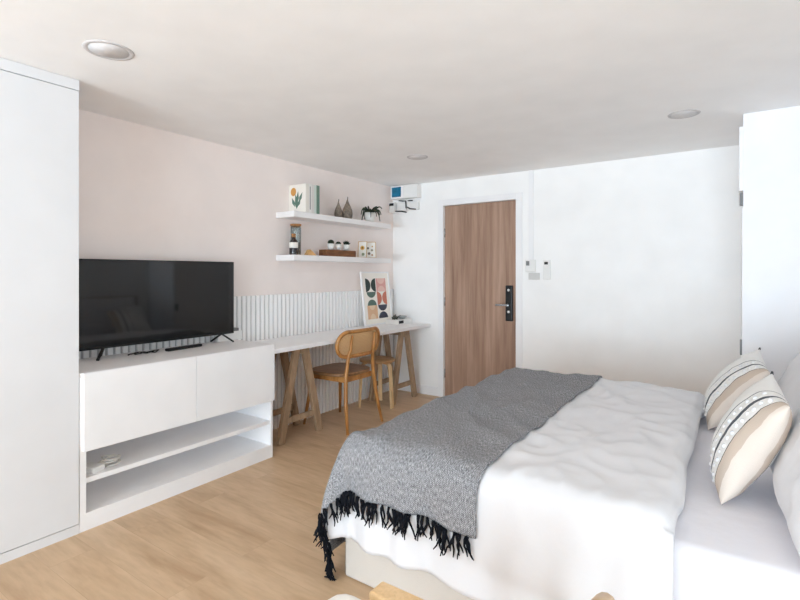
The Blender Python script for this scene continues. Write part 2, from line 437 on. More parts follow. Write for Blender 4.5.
# television
TY0, TY1, TZ0, TZ1 = 1.225, 2.272, 0.858, 1.381
tx = -3.05
t = thing('television', 'large black flat screen television standing on the white cabinet', 'television', (tx, (TY0+TY1)/2, 0.798))
hy = (TY1-TY0)/2; z0 = TZ0-0.798; z1 = TZ1-0.798
b = box((-0.012, -hy, z0), (0.0, hy, z1), 0.003); add_box(b, (-0.055, -hy*0.75, z0+0.02), (-0.011, hy*0.75, z0+0.33), 0.012)
obj('housing', b, M_black, t)
obj('screen', box((0.0, -hy+0.007, z0+0.016), (0.0015, hy-0.007, z1-0.007)), M_screen, t)
for s, yy in ((-1, 1.372), (1, 2.17)):
    y = yy-(TY0+TY1)/2; b = B()
    add_bar(b, (0.0, y, z0+0.004), (0.057, y+s*0.058, 0.006), 0.016, 0.011, bevel=0.003)
    add_bar(b, (-0.006, y, z0+0.004), (-0.094, y-s*0.026, 0.006), 0.016, 0.011, bevel=0.003)
    obj('foot', b, M_black, t)
# things under / behind the television
t = thing('media_box', 'white box with grey band on the cabinet behind the right end of television', 'media box', (-3.137, 2.24, 0.798))
obj('body', box((-0.028, -0.06, 0.0), (0.028, 0.15, 0.066), 0.006), M_plastic, t)
obj('band', box((-0.024, -0.055, 0.066), (0.0285, 0.120, 0.088), 0.003), M_grey, t)
b = box((-0.02, -0.13, 0), (0.02, 0.13, 0.018), 0.006)
o = tag(obj('remote_control', b, M_black), 'black bar-shaped remote lying under the right half of the television', 'remote control'); o.location = (-3.02, 1.86, 0.798); o.rotation_euler = (0,0,0.10)
b = B(); pts = []
for i in range(90):
    a = i*0.33; f = i/89
    pts.append((0.03*math.sin(a)*(0.6+0.4*math.sin(i*0.7)), -0.085+0.17*f+0.03*math.cos(a), 0.006+0.008*(0.5+0.5*math.sin(a*1.3))))
add_tube(b, pts, 0.0035, 6)
o = tag(obj('cable', b, M_black), 'tangled black cable under the middle of the television', 'cable'); o.location = (-3.03, 1.60, 0.798)
# white adapter and cable on the open shelf
b = box((-0.05, -0.035, 0), (0.05, 0.035, 0.03), 0.006)
o = tag(obj('power_adapter', b, M_plastic), 'white power adapter at the left end of cabinet open shelf', 'adapter'); o.location = (-2.79, 1.20, 0.2625); o.rotation_euler = (0,0,0.3)
b = B(); pts = []
for i in range(120):
    a = i*0.28; pts.append((0.045*math.cos(a)*(0.8+0.2*math.sin(i*0.13)), 0.055*math.sin(a)*(0.8+0.2*math.cos(i*0.21)), 0.006+0.036*i/119+0.006*math.sin(a*0.7)))
add_tube(b, pts, 0.0042, 6)
o = tag(obj('coiled_cable', b, mat('pale_cable', (214,212,206), 0.5)), 'coiled pale cable beside the white adapter on cabinet shelf', 'cable'); o.location = (-2.80, 1.29, 0.262); o.rotation_euler = (0.0,0,0)

# ------------------------------------------------------------------ desk
DK = 0.76
tag(obj('worktop', box((XS+0.001, CY1+0.004, DK-0.032), (-2.695, YB-0.002, DK), 0.002), M_lam), 'long white desk top running from cabinet to back wall on trestles', 'worktop')

def trestle(y, x0, x1, label, half=0.21):
    t = thing('trestle', label, 'trestle', ((x0+x1)/2, y, 0), 0, 'A-frame trestles under the desk')
    hx = (x1-x0)/2; zt = DK-0.034
    obj('top_beam', box((-hx-0.03, -0.022, zt-0.06), (hx+0.03, 0.022, zt-0.001), 0.003), M_trest, t)
    for sx in (-1, 1):
        for sy in (-1, 1):
            b = B(); add_bar(b, (sx*hx, sy*(half), 0.001), (sx*hx, sy*0.040, zt-0.004), 0.034, 0.062, up=(0,1,0), bevel=0.003)
            bmesh.ops.bisect_plane(b, geom=b.verts[:]+b.edges[:]+b.faces[:], plane_co=(0,0,0.001), plane_no=(0,0,-1), clear_outer=True)
            r = bmesh.ops.contextual_create(b, geom=[e for e in b.edges if e.is_boundary])
            obj('leg', b, M_trest, t)
        b = B(); w = half*0.77
        add_box(b, (sx*hx-0.012-sx*0.005, -w, 0.14), (sx*hx+0.012-sx*0.005, w, 0.185), 0.002); obj('crossbar', b, M_trest, t)
    return t
trestle(2.745, -3.11, -2.85, 'light brown wooden trestle under the desk end beside the cabinet')
trestle(4.13, -3.07, -2.80, 'light brown wooden trestle under the desk end by the back wall', 0.20)

# cane back chair (front = +x local)
def stadium(w, h, n=14, r=None):
    r = r or h/2; pts = []
    for cx, cz, a0 in ((w/2-r, h/2-r, 0), (-w/2+r, h/2-r, PI/2), (-w/2+r, -h/2+r, PI), (w/2-r, -h/2+r, 1.5*PI)):
        for i in range(n+1):
            a = a0+PI/2*i/n; pts.append((cx+r*math.cos(a), cz+r*math.sin(a)))
    return pts
def densify(pts, step):
    out = []
    for i, p in enumerate(pts):
        q = pts[(i+1) % len(pts)]; d = math.hypot(q[0]-p[0], q[1]-p[1]); n = max(1, int(d/step))
        for k in range(n): out.append((p[0]+(q[0]-p[0])*k/n, p[1]+(q[1]-p[1])*k/n))
    return out
CH = thing('dining_chair', 'oak chair with rounded cane backrest and brown seat, pulled up to the desk', 'chair', (-2.845, 3.225, 0), PI-0.02)
BH, BW = 0.235, 0.56; bz = 0.715
def backpt(y, z, off=0.0):           # curved, reclined backrest surface
    return (-0.225-0.12*(z-0.6)+0.75*y*y*0.8+off, y, z)
# seat
b = B(); seat = []
for i in range(48):
    a = 2*PI*i/48; c, s = math.cos(a), math.sin(a)
    n = 3.2; rr = (abs(c)**n+abs(s)**n)**(-1/n)
    w = 0.235+0.012*c
    seat.append((0.225*rr*c+0.01, w*rr*s))
add_prism(b, seat, 0.026, M=Matrix.Translation((0,0,0.445)), bevel=0.006); obj('seat', b, M_seat, CH)
b = B()
for sy in (-1, 1): add_bar(b, (-0.19, sy*0.165, 0.42), (0.18, sy*0.18, 0.42), 0.02, 0.045)
for x in (-0.19, 0.18): add_bar(b, (x, -0.17, 0.42), (x, 0.17, 0.42), 0.02, 0.045)
obj('seat_frame', b, M_oak, CH)
for sy in (-1, 1):
    b = B(); add_tube(b, [(0.225, sy*0.225, 0.0), (0.195, sy*0.195, 0.25), (0.18, sy*0.18, 0.445)], [0.012, 0.016, 0.018], 12); obj('front_leg', b, M_oak, CH)
    b = B()
    pts = [(-0.275, sy*0.225, 0.0), (-0.232, sy*0.20, 0.22), (-0.212, sy*0.178, 0.44), (-0.22, sy*0.158, 0.60), backpt(sy*0.15, 0.68, -0.022), backpt(sy*0.148, 0.79, -0.02)]
    add_tube(b, pts, [0.012, 0.015, 0.0165, 0.015, 0.013, 0.010], 12); obj('rear_leg', b, M_oak, CH)
ring = densify(stadium(BW-0.03, BH-0.03, 8, 0.095), 0.02)
b = B(); add_tube(b, [backpt(y, bz+z) for y, z in ring], 0.0165, 10, closed=True)
bf = obj('backrest_frame', b, M_oak, CH)
b = B(); inner = stadium(BW-0.05, BH-0.05, 8, 0.085)
g = bmesh.new()
nx, nz = 28, 10
def in_x(z):   # half width of stadium at z
    h = (BH-0.04)/2; w = (BW-0.04)/2; r = 0.09; zz = abs(z)
    if zz <= h-r: return w
    return w-r+math.sqrt(max(0, r*r-(zz-(h-r))**2))
grid = []
for j in range(nz+1):
    z = -(BH-0.04)/2+(BH-0.04)*j/nz
    grid.append([g.verts.new(backpt(in_x(z)*(-1+2*i/nx), bz+z)) for i in range(nx+1)])
for j in range(nz):
    for i in range(nx): g.faces.new((grid[j][i], grid[j][i+1], grid[j+1][i+1], grid[j+1][i]))
bmesh.ops.solidify(g, geom=g.faces[:], thickness=0.004)
b.free()
obj('cane_panel', g, M_cane, CH)

# stool
ST = thing('stool', 'round pale birch stool with bent legs, tucked under desk behind the chair', 'stool', (-2.92, 3.84, 0), -0.05)
b = B(); add_lathe(b, [(0,0.435),(0.17,0.435),(0.175,0.44),(0.175,0.455),(0.17,0.46),(0,0.46)], 40); obj('seat', b, mat('stool_seat', (176,136,94), 0.4, var=0.1, vscale=8, stretch=(1,6,1)), ST)
for k in range(3):
    a = k*2*PI/3
    R = Matrix.Rotation(a, 4, 'Z'); b = B(); prev = None
    path = [(0.05, 0.427), (0.11, 0.427), (0.14, 0.42), (0.155, 0.405), (0.163, 0.38), (0.185, 0.0)]
    path = [(0.05,0.426),(0.105,0.426),(0.13,0.422),(0.147,0.411),(0.157,0.394),(0.162,0.37),(0.186,0.0)]
    th = 0.018; w = 0.04
    L1 = []; L2 = []
    for i, (x, z) in enumerate(path):
        p0 = path[max(i-1,0)]; p1 = path[min(i+1,len(path)-1)]
        dx, dz = p1[0]-p0[0], p1[1]-p0[1]; l = math.hypot(dx, dz); nx_, nz_ = -dz/l, dx/l
        L1.append((x+nx_*th/2, z+nz_*th/2)); L2.append((x-nx_*th/2, z-nz_*th/2))
    poly = L1+L2[::-1]
    poly = [(x, max(0.0, z)) for x, z in poly]
    Mx = R @ Matrix.Translation((0, w/2, 0)) @ Matrix.Rotation(PI/2, 4, 'X')
    add_prism(b, poly, w, M=Mx, bevel=0.002); obj('leg', b, M_birch, ST)

# ------------------------------------------------------------------ wall shelves
for z, lab in ((1.808, 'upper of the two white floating wall shelves, holding books and plant'), (1.45, 'lower of the two white floating wall shelves, holding jars and cactuses')):
    o = obj('wall_shelf', box((XW+0.0005, 2.793, z-0.047), (-2.974, 4.146, z), 0.0015), M_lam); tag(o, lab, 'shelf', 'white floating shelves')
U = 1.808; LO = 1.45
# books: spine towards +x, first cover faces -y
def art_disc(bm, cx, cz, rx, rz, n=20, y=0.0):
    vs = [bm.verts.new((cx+rx*math.cos(2*PI*i/n), y, cz+rz*math.sin(2*PI*i/n))) for i in range(n)]; bm.faces.new(vs)
def flat(bm, pts, y=0.0):
    bm.faces.new([bm.verts.new((x, y, z)) for x, z in pts])
bk = [  # y0, thickness, depth, height, colour, label
 (2.935, 0.034, 0.205, 0.245, (238,234,226), 'white paperback with orange flower and green leaves on its cover, upper shelf'),
 (2.970, 0.034, 0.200, 0.248, (240,238,234), 'white book with dark lettering on spine, second from left on upper shelf'),
 (3.005, 0.030, 0.195, 0.245, (226,224,220), 'plain pale grey book in the middle of the row of five'),
 (3.036, 0.026, 0.198, 0.244, (214,226,218), 'pale mint book left of the dark green book'),
 (3.063, 0.036, 0.200, 0.246, (108,138,124), 'green book at the right end of the row')]
for i, (y, th, dp, h, col, lab) in enumerate(bk):
    t = thing('book', lab, 'book', (-2.985-dp/2, y+th/2, U), 0, 'books on the upper shelf')
    cm = mat('book_cover_%s' % ['cream','white','grey','mint','green'][i], col, 0.5)
    b = B(); add_box(b, (-dp/2, -th/2, 0), (dp/2, -th/2+0.002, h)); add_box(b, (-dp/2, th/2-0.002, 0), (dp/2, th/2, h)); add_box(b, (dp/2-0.002, -th/2+0.001, 0), (dp/2, th/2-0.001, h))
    obj('cover', b, cm, t)
    obj('pages', box((-dp/2+0.003, -th/2+0.0022, 0.003), (dp/2-0.003, th/2-0.0022, h-0.003)), M_paper, t)
    if i == 0:
        yy = -th/2-0.0006
        b = B(); art_disc(b, -0.045, 0.185, 0.033, 0.036, y=yy); obj('flower_print', b, mat('flower_orange', (206,150,78), 0.6), t)
        b = B()
        for (cx, cz, l, a) in ((-0.045,0.095,0.09,2.0),(0.005,0.13,0.12,1.45),(0.04,0.13,0.10,1.1),(-0.015,0.085,0.08,1.7),(0.02,0.085,0.08,1.0),(-0.01,0.11,0.12,1.8),(0.0,0.07,0.07,1.4)):
            ux, uz = math.cos(a), math.sin(a); px_, pz = -uz, ux
            flat(b, [(cx-ux*l/2, cz-uz*l/2), (cx+px_*0.016, cz+pz*0.016), (cx+ux*l/2, cz+uz*l/2), (cx-px_*0.016, cz-pz*0.016)], yy-0.0001*abs(cx*50))
        obj('leaf_print', b, mat('leaf_grey_green', (92,122,108), 0.6), t)
    if i == 1:
        b = B(); add_box(b, (dp/2, -0.005, 0.03), (dp/2+0.0006, 0.005, 0.225)); obj('spine_lettering', b, mat('text_grey', (150,148,150), 0.6), t)

# two gourd shaped ornaments
def gourd(x, y, r, h, label):
    t = thing('pear_ornament', label, 'ornament', (x, y, U), 0, 'pear shaped ornaments')
    b = B(); prof = [(0.0,0.0),(r*0.6,0.0),(r*0.92,0.02*h/0.2),(r,0.26*h),(r*0.9,0.42*h),(r*0.62,0.58*h),(r*0.32,0.72*h),(r*0.16,0.82*h),(r*0.12,0.86*h),(0,0.86*h)]
    add_lathe(b, prof, 28); 
    for v in b.verts:
        a = math.atan2(v.co.y, v.co.x); rr = math.hypot(v.co.x, v.co.y); k = 1+0.05*math.cos(7*a); v.co.x *= k; v.co.y *= k
    obj('body', b, M_rattan, t)
    b = B(); add_tube(b, [(0,0,0.84*h), (0.003,0.002,0.92*h), (0.0,0.006,h)], [0.0045,0.0035,0.003], 8); obj('stem', b, mat('dark_stem', (70,62,56), 0.7), t)
gourd(-3.09, 3.46, 0.038, 0.185, 'smaller grey brown pear-shaped ornament on upper shelf, nearer the books')
gourd(-3.07, 3.565, 0.050, 0.22, 'taller grey brown pear-shaped ornament on upper shelf, nearer the plant')

# drooping plant in white pot
PL = thing('potted_plant', 'drooping dark green succulent in a white pot on the upper shelf', 'plant', (-3.06, 3.90, U))
b = B(); add_lathe(b, [(0,0),(0.042,0),(0.05,0.05),(0.058,0.10),(0.053,0.10),(0.048,0.085),(0,0.085)], 28); obj('pot', b, M_ceramic, PL)
b = B(); add_lathe(b, [(0,0.088),(0.047,0.086)], 20); obj('soil', b, M_soil, PL)
b = B()
for i in range(22):
    a = 2*PI*i/22+random.uniform(-.15,.15); ln = random.uniform(0.09,0.15); hh = random.uniform(0.03,0.06); dr = random.uniform(0.05,0.12) if i % 3 else 0.0
    if math.cos(a) < -0.35: ln *= 0.55
    pts = []; rad = []
    for k in range(8):
        f = k/7; r = 0.012+ln*math.sin(f*1.25); z = 0.09+hh*math.sin(f*PI*0.75)*1.3-dr*f*f
        pts.append((r*math.cos(a), r*math.sin(a), max(z, 0.006))); rad.append(0.0105*(1-f*0.75)+0.001)
    add_tube(b, pts, rad, 6)
obj('leaves', b, M_leaf, PL)

# tall glass jar with wooden lid (coffee beans) and small bottle in front
JR = thing('glass_jar', 'tall clear glass jar of dark beans with wooden lid, lower shelf left', 'jar', (-3.115, 2.945, LO))
b = B(); add_lathe(b, [(0.0,0.001),(0.042,0.001),(0.044,0.01),(0.044,0.235),(0.041,0.25),(0.038,0.25),(0.041,0.235),(0.041,0.012),(0,0.006)], 28); obj('glass_body', b, M_glass, JR)
b = B(); add_lathe(b, [(0,0.012),(0.040,0.012),(0.040,0.10),(0.03,0.108),(0,0.11)], 24); obj('beans', b, M_coffee, JR)
b = B(); add_lathe(b, [(0,0.242),(0.037,0.242),(0.037,0.251),(0.046,0.251),(0.047,0.268),(0,0.27)], 28); obj('lid', b, M_cork, JR)
JB = thing('bottle', 'small corked bottle with white label and dark contents, in front of glass jar', 'bottle', (-3.055, 2.865, LO))
b = B(); add_lathe(b, [(0,0.001),(0.034,0.001),(0.036,0.01),(0.036,0.10),(0.028,0.122),(0.016,0.135),(0.016,0.15),(0,0.15)], 28); obj('body', b, mat('dark_bottle_glass', (40,36,36), 0.15), JB)
b = B(); add_lathe(b, [(0.0365,0.058),(0.0365,0.105)], 28); bmesh.ops.solidify(b, geom=b.faces[:], thickness=0.0008); obj('bottle_label', b, M_paper, JB)
b = B(); add_lathe(b, [(0,0.148),(0.017,0.148),(0.018,0.178),(0,0.18)], 20); obj('cork', b, M_cork, JB)

# small wooden wedge
b = B(); add_prism(b, [(-0.05,0),(0.05,0),(-0.015,0.05)], 0.05, M=Matrix.Rotation(PI/2,4,'X') )
o = tag(obj('wooden_wedge', b, M_wedge), 'small light wooden triangular block on the lower shelf', 'ornament'); o.location = (-3.04, 3.02, LO); o.rotation_euler = (0,0,PI/2-0.1)

# walnut box with three cactus pots
t = tag(obj('wooden_box', box((-0.05,-0.20,0),(0.05,0.20,0.060),0.002), M_tray), 'low dark walnut box carrying three small cactus pots', 'box'); t.location = (-3.05, 3.41, LO)
zb = LO+0.060
def cactus(y, kind, label):
    t = thing('potted_cactus', label, 'cactus', (-3.06, y, zb), 0, 'small cactuses in white pots')
    b = B(); add_lathe(b, [(0,0),(0.026,0),(0.033,0.058),(0.03,0.058),(0.028,0.05),(0,0.05)], 24); obj('pot', b, M_ceramic, t)
    b = B()
    if kind == 'ball' or kind == 'small':
        r = 0.029 if kind == 'ball' else 0.026; cz = 0.066 if kind == 'ball' else 0.057
        add_lathe(b, [(0,-r)]+[(r*math.cos(a), r*math.sin(a)) for a in [(-1.3+0.26*i) for i in range(11)]]+[(0,r)], 32, c=(0,0,cz))
        for v in b.verts:
            a = math.atan2(v.co.y, v.co.x); k = 1+0.07*math.cos(12*a); v.co.x *= k; v.co.y *= k
    else:
        for i in range(16):
            a = i*2.399; el = 0.3+1.1*(i/16); l = 0.045
            d = Vector((math.cos(a)*math.cos(el), math.sin(a)*math.cos(el), math.sin(el)))
            add_tube(b, [Vector((0,0,0.05)), Vector((0,0,0.052))+d*l*0.5, Vector((0,0,0.055))+d*l], [0.008,0.008,0.001], 6)
    obj('cactus', b, M_cactus, t)
cactus(3.325, 'ball', 'round dark cactus in white pot, leftmost on the walnut box')
cactus(3.425, 'small', 'low domed dark cactus in white pot, middle of the walnut box')
cactus(3.54, 'spiky', 'spiky dark succulent in white pot, rightmost on the walnut box')

# two floral picture cards
def card(x, y, rz, w, h, label, fl):
    t = thing('picture_card', label, 'picture card', (x, y, LO), rz, 'floral cards on the lower shelf')
    tilt = Matrix.Rotation(-0.18, 4, 'X')
    # local: face towards -y
    b = B(); add_box(b, (-w/2, 0, 0), (w/2, 0.005, h), 0.001, M=tilt); bmesh.ops.translate(b, vec=(0,0,0.0015), verts=b.verts); obj('card', b, M_paper, t)
    b = B()
    for (x0,z0_,x1,z1_) in ((-w/2-0.003,0,-w/2+0.003,h),(w/2-0.003,0,w/2+0.003,h),(-w/2,h-0.003,w/2,h+0.003),(-w/2,0,w/2,0.005)):
        add_box(b, (x0,-0.003,z0_),(x1,0.007,z1_), M=tilt)
    bmesh.ops.translate(b, vec=(0,0,0.0015), verts=b.verts)
    obj('card_frame', b, mat('brass_frame', (196,160,108), 0.4), t)
    for k, (cx, cz, r, col) in enumerate(fl):
        b = B()
        n = 20; vs = []
        for i in range(n):
            a = 2*PI*i/n; q = r*(1 if i % 2 else 0.72); vs.append(b.verts.new(tilt @ Vector((cx+q*math.cos(a), -0.0035-0.0003*k, cz+q*math.sin(a)))))
        b.faces.new(vs); bmesh.ops.translate(b, vec=(0,0,0.0015), verts=b.verts)
        obj('flower_print', b, mat('petal_%d_%d_%d' % col, col, 0.6), t)
card(-3.08, 3.80, 0.45, 0.085, 0.165, 'floral card with a yellow sunflower, left of the pair on lower shelf', [(0.0,0.10,0.025,(214,164,60)),(0.0,0.10,0.010,(84,62,36)),(0.01,0.035,0.018,(150,158,130))])
card(-3.06, 3.905, 0.85, 0.12, 0.165, 'white card with small dark sprigs in a gold frame, right of sunflower card', [(-0.02,0.10,0.014,(110,108,96)),(0.02,0.08,0.014,(150,140,120)),(-0.01,0.045,0.016,(120,104,92)),(0.02,0.03,0.012,(190,150,120)),(0.025,0.118,0.010,(200,160,110))])

# ------------------------------------------------------------------ leaning art print on the desk
AW, AH = 0.475, 0.555
PF = thing('framed_print', 'leaning white framed print of green, pink and navy half circles on desk', 'picture', (-3.088, 4.09, DK+0.001))
lean = math.asin((0.088+XS-(-3.0))/1) if False else math.asin((abs(XS+0.006-(-3.088))-0.012)/AH)
# local frame: u along +y world, v up leaning to -x, normal +x
Mf = Matrix.Rotation(-lean, 4, 'Y')
def fbox(b, u0, v0, u1, v1, n0, n1, bev=0.0): add_box(b, (n0, u0, v0), (n1, u1, v1), bev, M=Mf)
b = B(); fr = 0.016
fbox(b, -AW/2, 0, -AW/2+fr, AH, -0.010, 0.012, .001); fbox(b, AW/2-fr, 0, AW/2, AH, -0.010, 0.012, .001)
fbox(b, -AW/2+fr, 0, AW/2-fr, fr, -0.010, 0.012, .001); fbox(b, -AW/2+fr, AH-fr, AW/2-fr, AH, -0.010, 0.012, .001)
obj('frame', b, M_lam, PF)
b = B(); fbox(b, -AW/2+fr, fr, AW/2-fr, AH-fr, -0.008, 0.003); obj('print', b, mat('print_paper', (248,244,236), 0.6), PF)
# grid cells 2 columns x 6 rows
gu0, gu1, gv0, gv1 = -0.178, 0.178, 0.065, 0.485
cw = (gu1-gu0)/2; rh = (gv1-gv0)/6
def shape(col, polys, lift=0.0034):
    b = B()
    for poly in polys:
        b.faces.new([b.verts.new(Mf @ Vector((lift, u, v))) for u, v in poly])
    return obj('print_shape', b, mat('ink_%d_%d_%d' % col, col, 0.6), PF)
def half(cx, vbase, r, up, sq=1.0, n=16):
    return [(cx+r*math.cos(PI*i/n), vbase+(1 if up else -1)*r*sq*math.sin(PI*i/n)) for i in range(n+1)]
def halfh(ubase, cv, r, right, sq=1.0, n=16):
    return [(ubase+(1 if right else -1)*r*sq*math.sin(PI*i/n), cv+r*math.cos(PI*i/n)) for i in range(n+1)]
c0 = gu0+cw/2; c1 = gu0+1.5*cw; r = cw/2*0.94
row = lambda i: gv1-rh*i
shape((44,58,52), [halfh(c0-r, row(1), rh, True, 1.15), halfh(c0+r, row(1), rh, False, 1.15)])
shape((84,108,96), [half(c0, row(2), r*0.9, False, .8)])
shape((96,120,108), [half(c0, row(4), r*0.9, True, .8)])
shape((222,182,146), [[(c0-r,row(6)),(c0+r,row(6)),(c0+r,row(4)),(c0-r,row(4))]])
shape((232,206,176), [half(c0, row(6), r*0.55, True, 1.2), half(c0, row(4), r*0.55, False, 1.0)], 0.0038)
shape((226,168,160), [[(c1-r,row(2)),(c1+r,row(2)),(c1+r,row(0)),(c1-r,row(0))]])
shape((238,200,190), [half(c1, row(0), r*0.8, False, .9), half(c1, row(2), r*0.8, True, .9)], 0.0038)
shape((204,122,98), [halfh(c1-r, row(3), rh, True, 1.15), halfh(c1+r, row(3), rh, False, 1.15)])
shape((66,70,84), [half(c1, row(4), r*0.95, False, .8)])
shape((54,60,78), [half(c1, row(6), r*0.95, True, .85)])

# things on the desk near the picture
t = thing('desk_box', 'low white box with black label on the desk beside the picture', 'box', (-2.97, 4.30, DK))
obj('body', box((-0.09,-0.13,0.001),(0.07,0.13,0.05),0.004), M_plastic, t)
obj('black_label', box((0.07,-0.115,0.012),(0.0708,-0.03,0.042)), M_black, t)
b = B()
for i in range(26):
    a = random.uniform(0, 2*PI); r_ = random.uniform(0.01, 0.05)
    p0 = Vector((random.uniform(-.02,.02), random.uniform(-.03,.03), 0.0)); p2 = p0+Vector((r_*math.cos(a), r_*1.2*math.sin(a), random.uniform(0.01,0.05)))
    add_tube(b, [p0+Vector((0,0,0.003)), (p0+p2)/2+Vector((0,0,0.012)), p2+Vector((0,0,0.003))], [0.006,0.005,0.002], 6)
o = tag(obj('herb_sprig', b, mat('grey_green_leaf', (86,92,82), 0.7, var=.25, vscale=40)), 'grey green leafy sprig lying on the low white desk box', 'sprig'); o.location = (-2.98, 4.215, DK+0.051)
b = B(); add_lathe(b, [(0,0.002),(0.03,0.002),(0.055,0.022),(0.058,0.03),(0.054,0.03),(0.03,0.010),(0,0.008)], 28)
o = tag(obj('bowl', b, mat('grey_glaze', (170,176,176), 0.3)), 'small pale grey bowl on the low white desk box', 'bowl'); o.location = (-2.975, 4.345, DK+0.05)

# ------------------------------------------------------------------ meter boxes in the corner
t = thing('consumer_unit', 'white electrical box with blue window, mounted high in the corner by ceiling', 'electrical box', (-2.97, YB, 2.11))
obj('housing', box((-0.185,-0.09,0),(0.16,0,0.145),0.006), M_plastic, t)
obj('window_bezel', box((-0.184,-0.097,0.002),(-0.025,-0.0905,0.143),0.003), M_lam, t)
obj('blue_window', box((-0.166,-0.1,0.020),(-0.045,-0.0965,0.128),0.001), mat('teal_plastic', (20,112,146), 0.25, var=0.15, vscale=30), t)
t = thing('circuit_breaker', 'white and black circuit breaker with cables under the blue-windowed box', 'circuit breaker', (-2.98, YB, 1.955))
obj('body', box((-0.205,-0.085,0.01),(-0.135,0,0.125),0.006), M_plastic, t)
obj('breaker_switch', box((-0.20,-0.092,0.085),(-0.14,-0.084,0.115),0.004), M_black, t)
obj('body', box((-0.125,-0.05,0.03),(0.0,0,0.125),0.005), M_plastic, t)
obj('body', box((0.01,-0.05,0.03),(0.15,0,0.125),0.005), M_plastic, t)
b = B()
add_tube(b, [(-0.09,-0.056,0.14),(-0.04,-0.058,0.132),(0.0,-0.058,0.13),(0.004,-0.058,0.05)], 0.006, 8)
add_tube(b, [(-0.14,-0.058,0.028),(-0.05,-0.062,0.02),(0.01,-0.058,0.006)], 0.007, 8)
add_tube(b, [(0.03,-0.058,0.13),(0.09,-0.058,0.128)], 0.006, 8)
add_tube(b, [(0.02,-0.058,0.06),(0.06,-0.06,0.04),(0.13,-0.058,0.03)], 0.007, 8)
obj('black_cable', b, M_black, t)

# ------------------------------------------------------------------ tall cupboard at right
t = thing('tall_cupboard', 'floor to ceiling white cupboard between the bed head and back wall', 'cupboard', (0.026, 3.62, 0))
w_ = XR-0.026; d_ = YB-3.62
obj('body', box((0,0,0),(w_,d_,ZC-0.001)), mat('cool_white_panel', (240,241,244), 0.5, 0.3), t)
obj('side_door', box((-0.02,0.012,1.80),(0,d_-0.02,2.19),0.001), M_lam, t)
obj('side_door', box((-0.006,0.012,0.12),(0,d_-0.02,1.70),0.001), M_lam, t)
obj('side_hinge', box((-0.017,0.015,1.712),(0,0.06,1.79),0.001), M_grey, t)
obj('side_hinge', box((-0.017,0.015,0.80),(0,0.06,0.89),0.001), M_grey, t)

# ------------------------------------------------------------------ bed
BX0, BX1, BY0, BY1 = -1.40, 0.585, 1.60, 3.42
t = thing('bed', 'large low bed with pale grey base and white mattress against the right wall', 'bed', ((BX0+BX1)/2, (BY0+BY1)/2, 0))
hx, hy_ = (BX1-BX0)/2, (BY1-BY0)/2
obj('base', box((-hx+0.01,-hy_-0.005,0.0),(hx,hy_,0.26),0.012,3), M_basefab, t)
b = B(); add_box(b, (-hx+0.03,-hy_+0.005,0.26),(hx,hy_-0.01,0.52),0.045,5)
obj('mattress', b, M_sheet, t, smooth=True)
obj('headboard', box((hx+0.003,-hy_-0.03,0.0),(hx+0.07,hy_+0.03,1.0),0.015,3), M_basefab, t)

def smooth01(x): x = max(0, min(1, x)); return x*x*(3-2*x)
def fn(x, y, z=0.0): return noise.noise(Vector((x, y, z)))
def drape(s, t, off, foot=True, kind='duvet'):
    """unrolled (s,t) -> 3D; cloth lying on the bed, falling over near side, far side and foot"""
    r = 0.075+off
    x0, y0, y1 = BX0+0.0-off, BY0-0.025-off, BY1+0.05+off
    zt = 0.602+off
    ax = max(0, (x0+r)-s); by = max(0, (y0+r)-t); cy = max(0, t-(y1-r))
    dy = -by if by > 0 else cy
    L = math.hypot(ax, dy)
    cs = max(s, x0+r); ct = min(max(t, y0+r), y1-r)
    # wrinkles on the top (shared by every layer)
    wr = 0.012*fn(s*2.2+t*0.9, t*1.6, 1.0)+0.013*(1-abs(fn(s*4.0+t*2.8, t*2.0-s*1.2, 5.0))*2.4)+0.007*(1-abs(fn(s*8+t*3, t*6-s*3, 6.0))*2.4)+0.004*fn(s*14, t*9, 9.0)-0.012
    if L <= 1e-9:
        z = zt+wr
        return Vector((s, t, z)), L
    dx_, dy_ = -ax/L, dy/L
    q = PI*r/2
    if L < q: out = r*math.sin(L/r); down = r*(1-math.cos(L/r))
    else: out = r; down = r+(L-q)*0.985
    g = smooth01((L-0.03)/0.35)
    phi = math.atan2(abs(dy), ax) if ax > 0 else PI/2
    ph = (cs-ct)*1.0
    fold = math.sin(ph*17+2.2*fn(ph*2.0, L, 2.0)+phi*3.0)*0.5+0.5*math.sin(ph*31+phi*5+1.3+2*fn(ph*3, L, 4.0))
    corner = math.sin(2*phi) if ax > 0 and abs(dy) > 0 else 0
    out += g*(0.030+0.026*fold) + 0.05*g*corner*(0.5+0.5*math.sin(phi*9.0))
    if kind == 'duvet' or True:
        # fuller roll of the duvet on the near side, towards the head
        if dy < 0 and ax == 0: out += 0.05*g*smooth01((s+0.95)/0.5)*(0.8+0.4*fn(s*5, L*2, 3.0))
    if off > 0 and ax > 0: out += 0.03*g*math.cos(phi)
    if off > 0 and ax > 0 and dy < 0:
        ph2 = phi+0.3*math.sin(2*phi)*g; dx_, dy_ = -math.cos(ph2), -math.sin(ph2)
    z = zt+wr*(1-g)-down
    if z < 0.012+off*0.3:
        ex = 0.012+off*0.3-z; z = 0.012+off*0.3; out += ex*0.8
    return Vector((cs+dx_*out, ct+dy_*out, z)), L

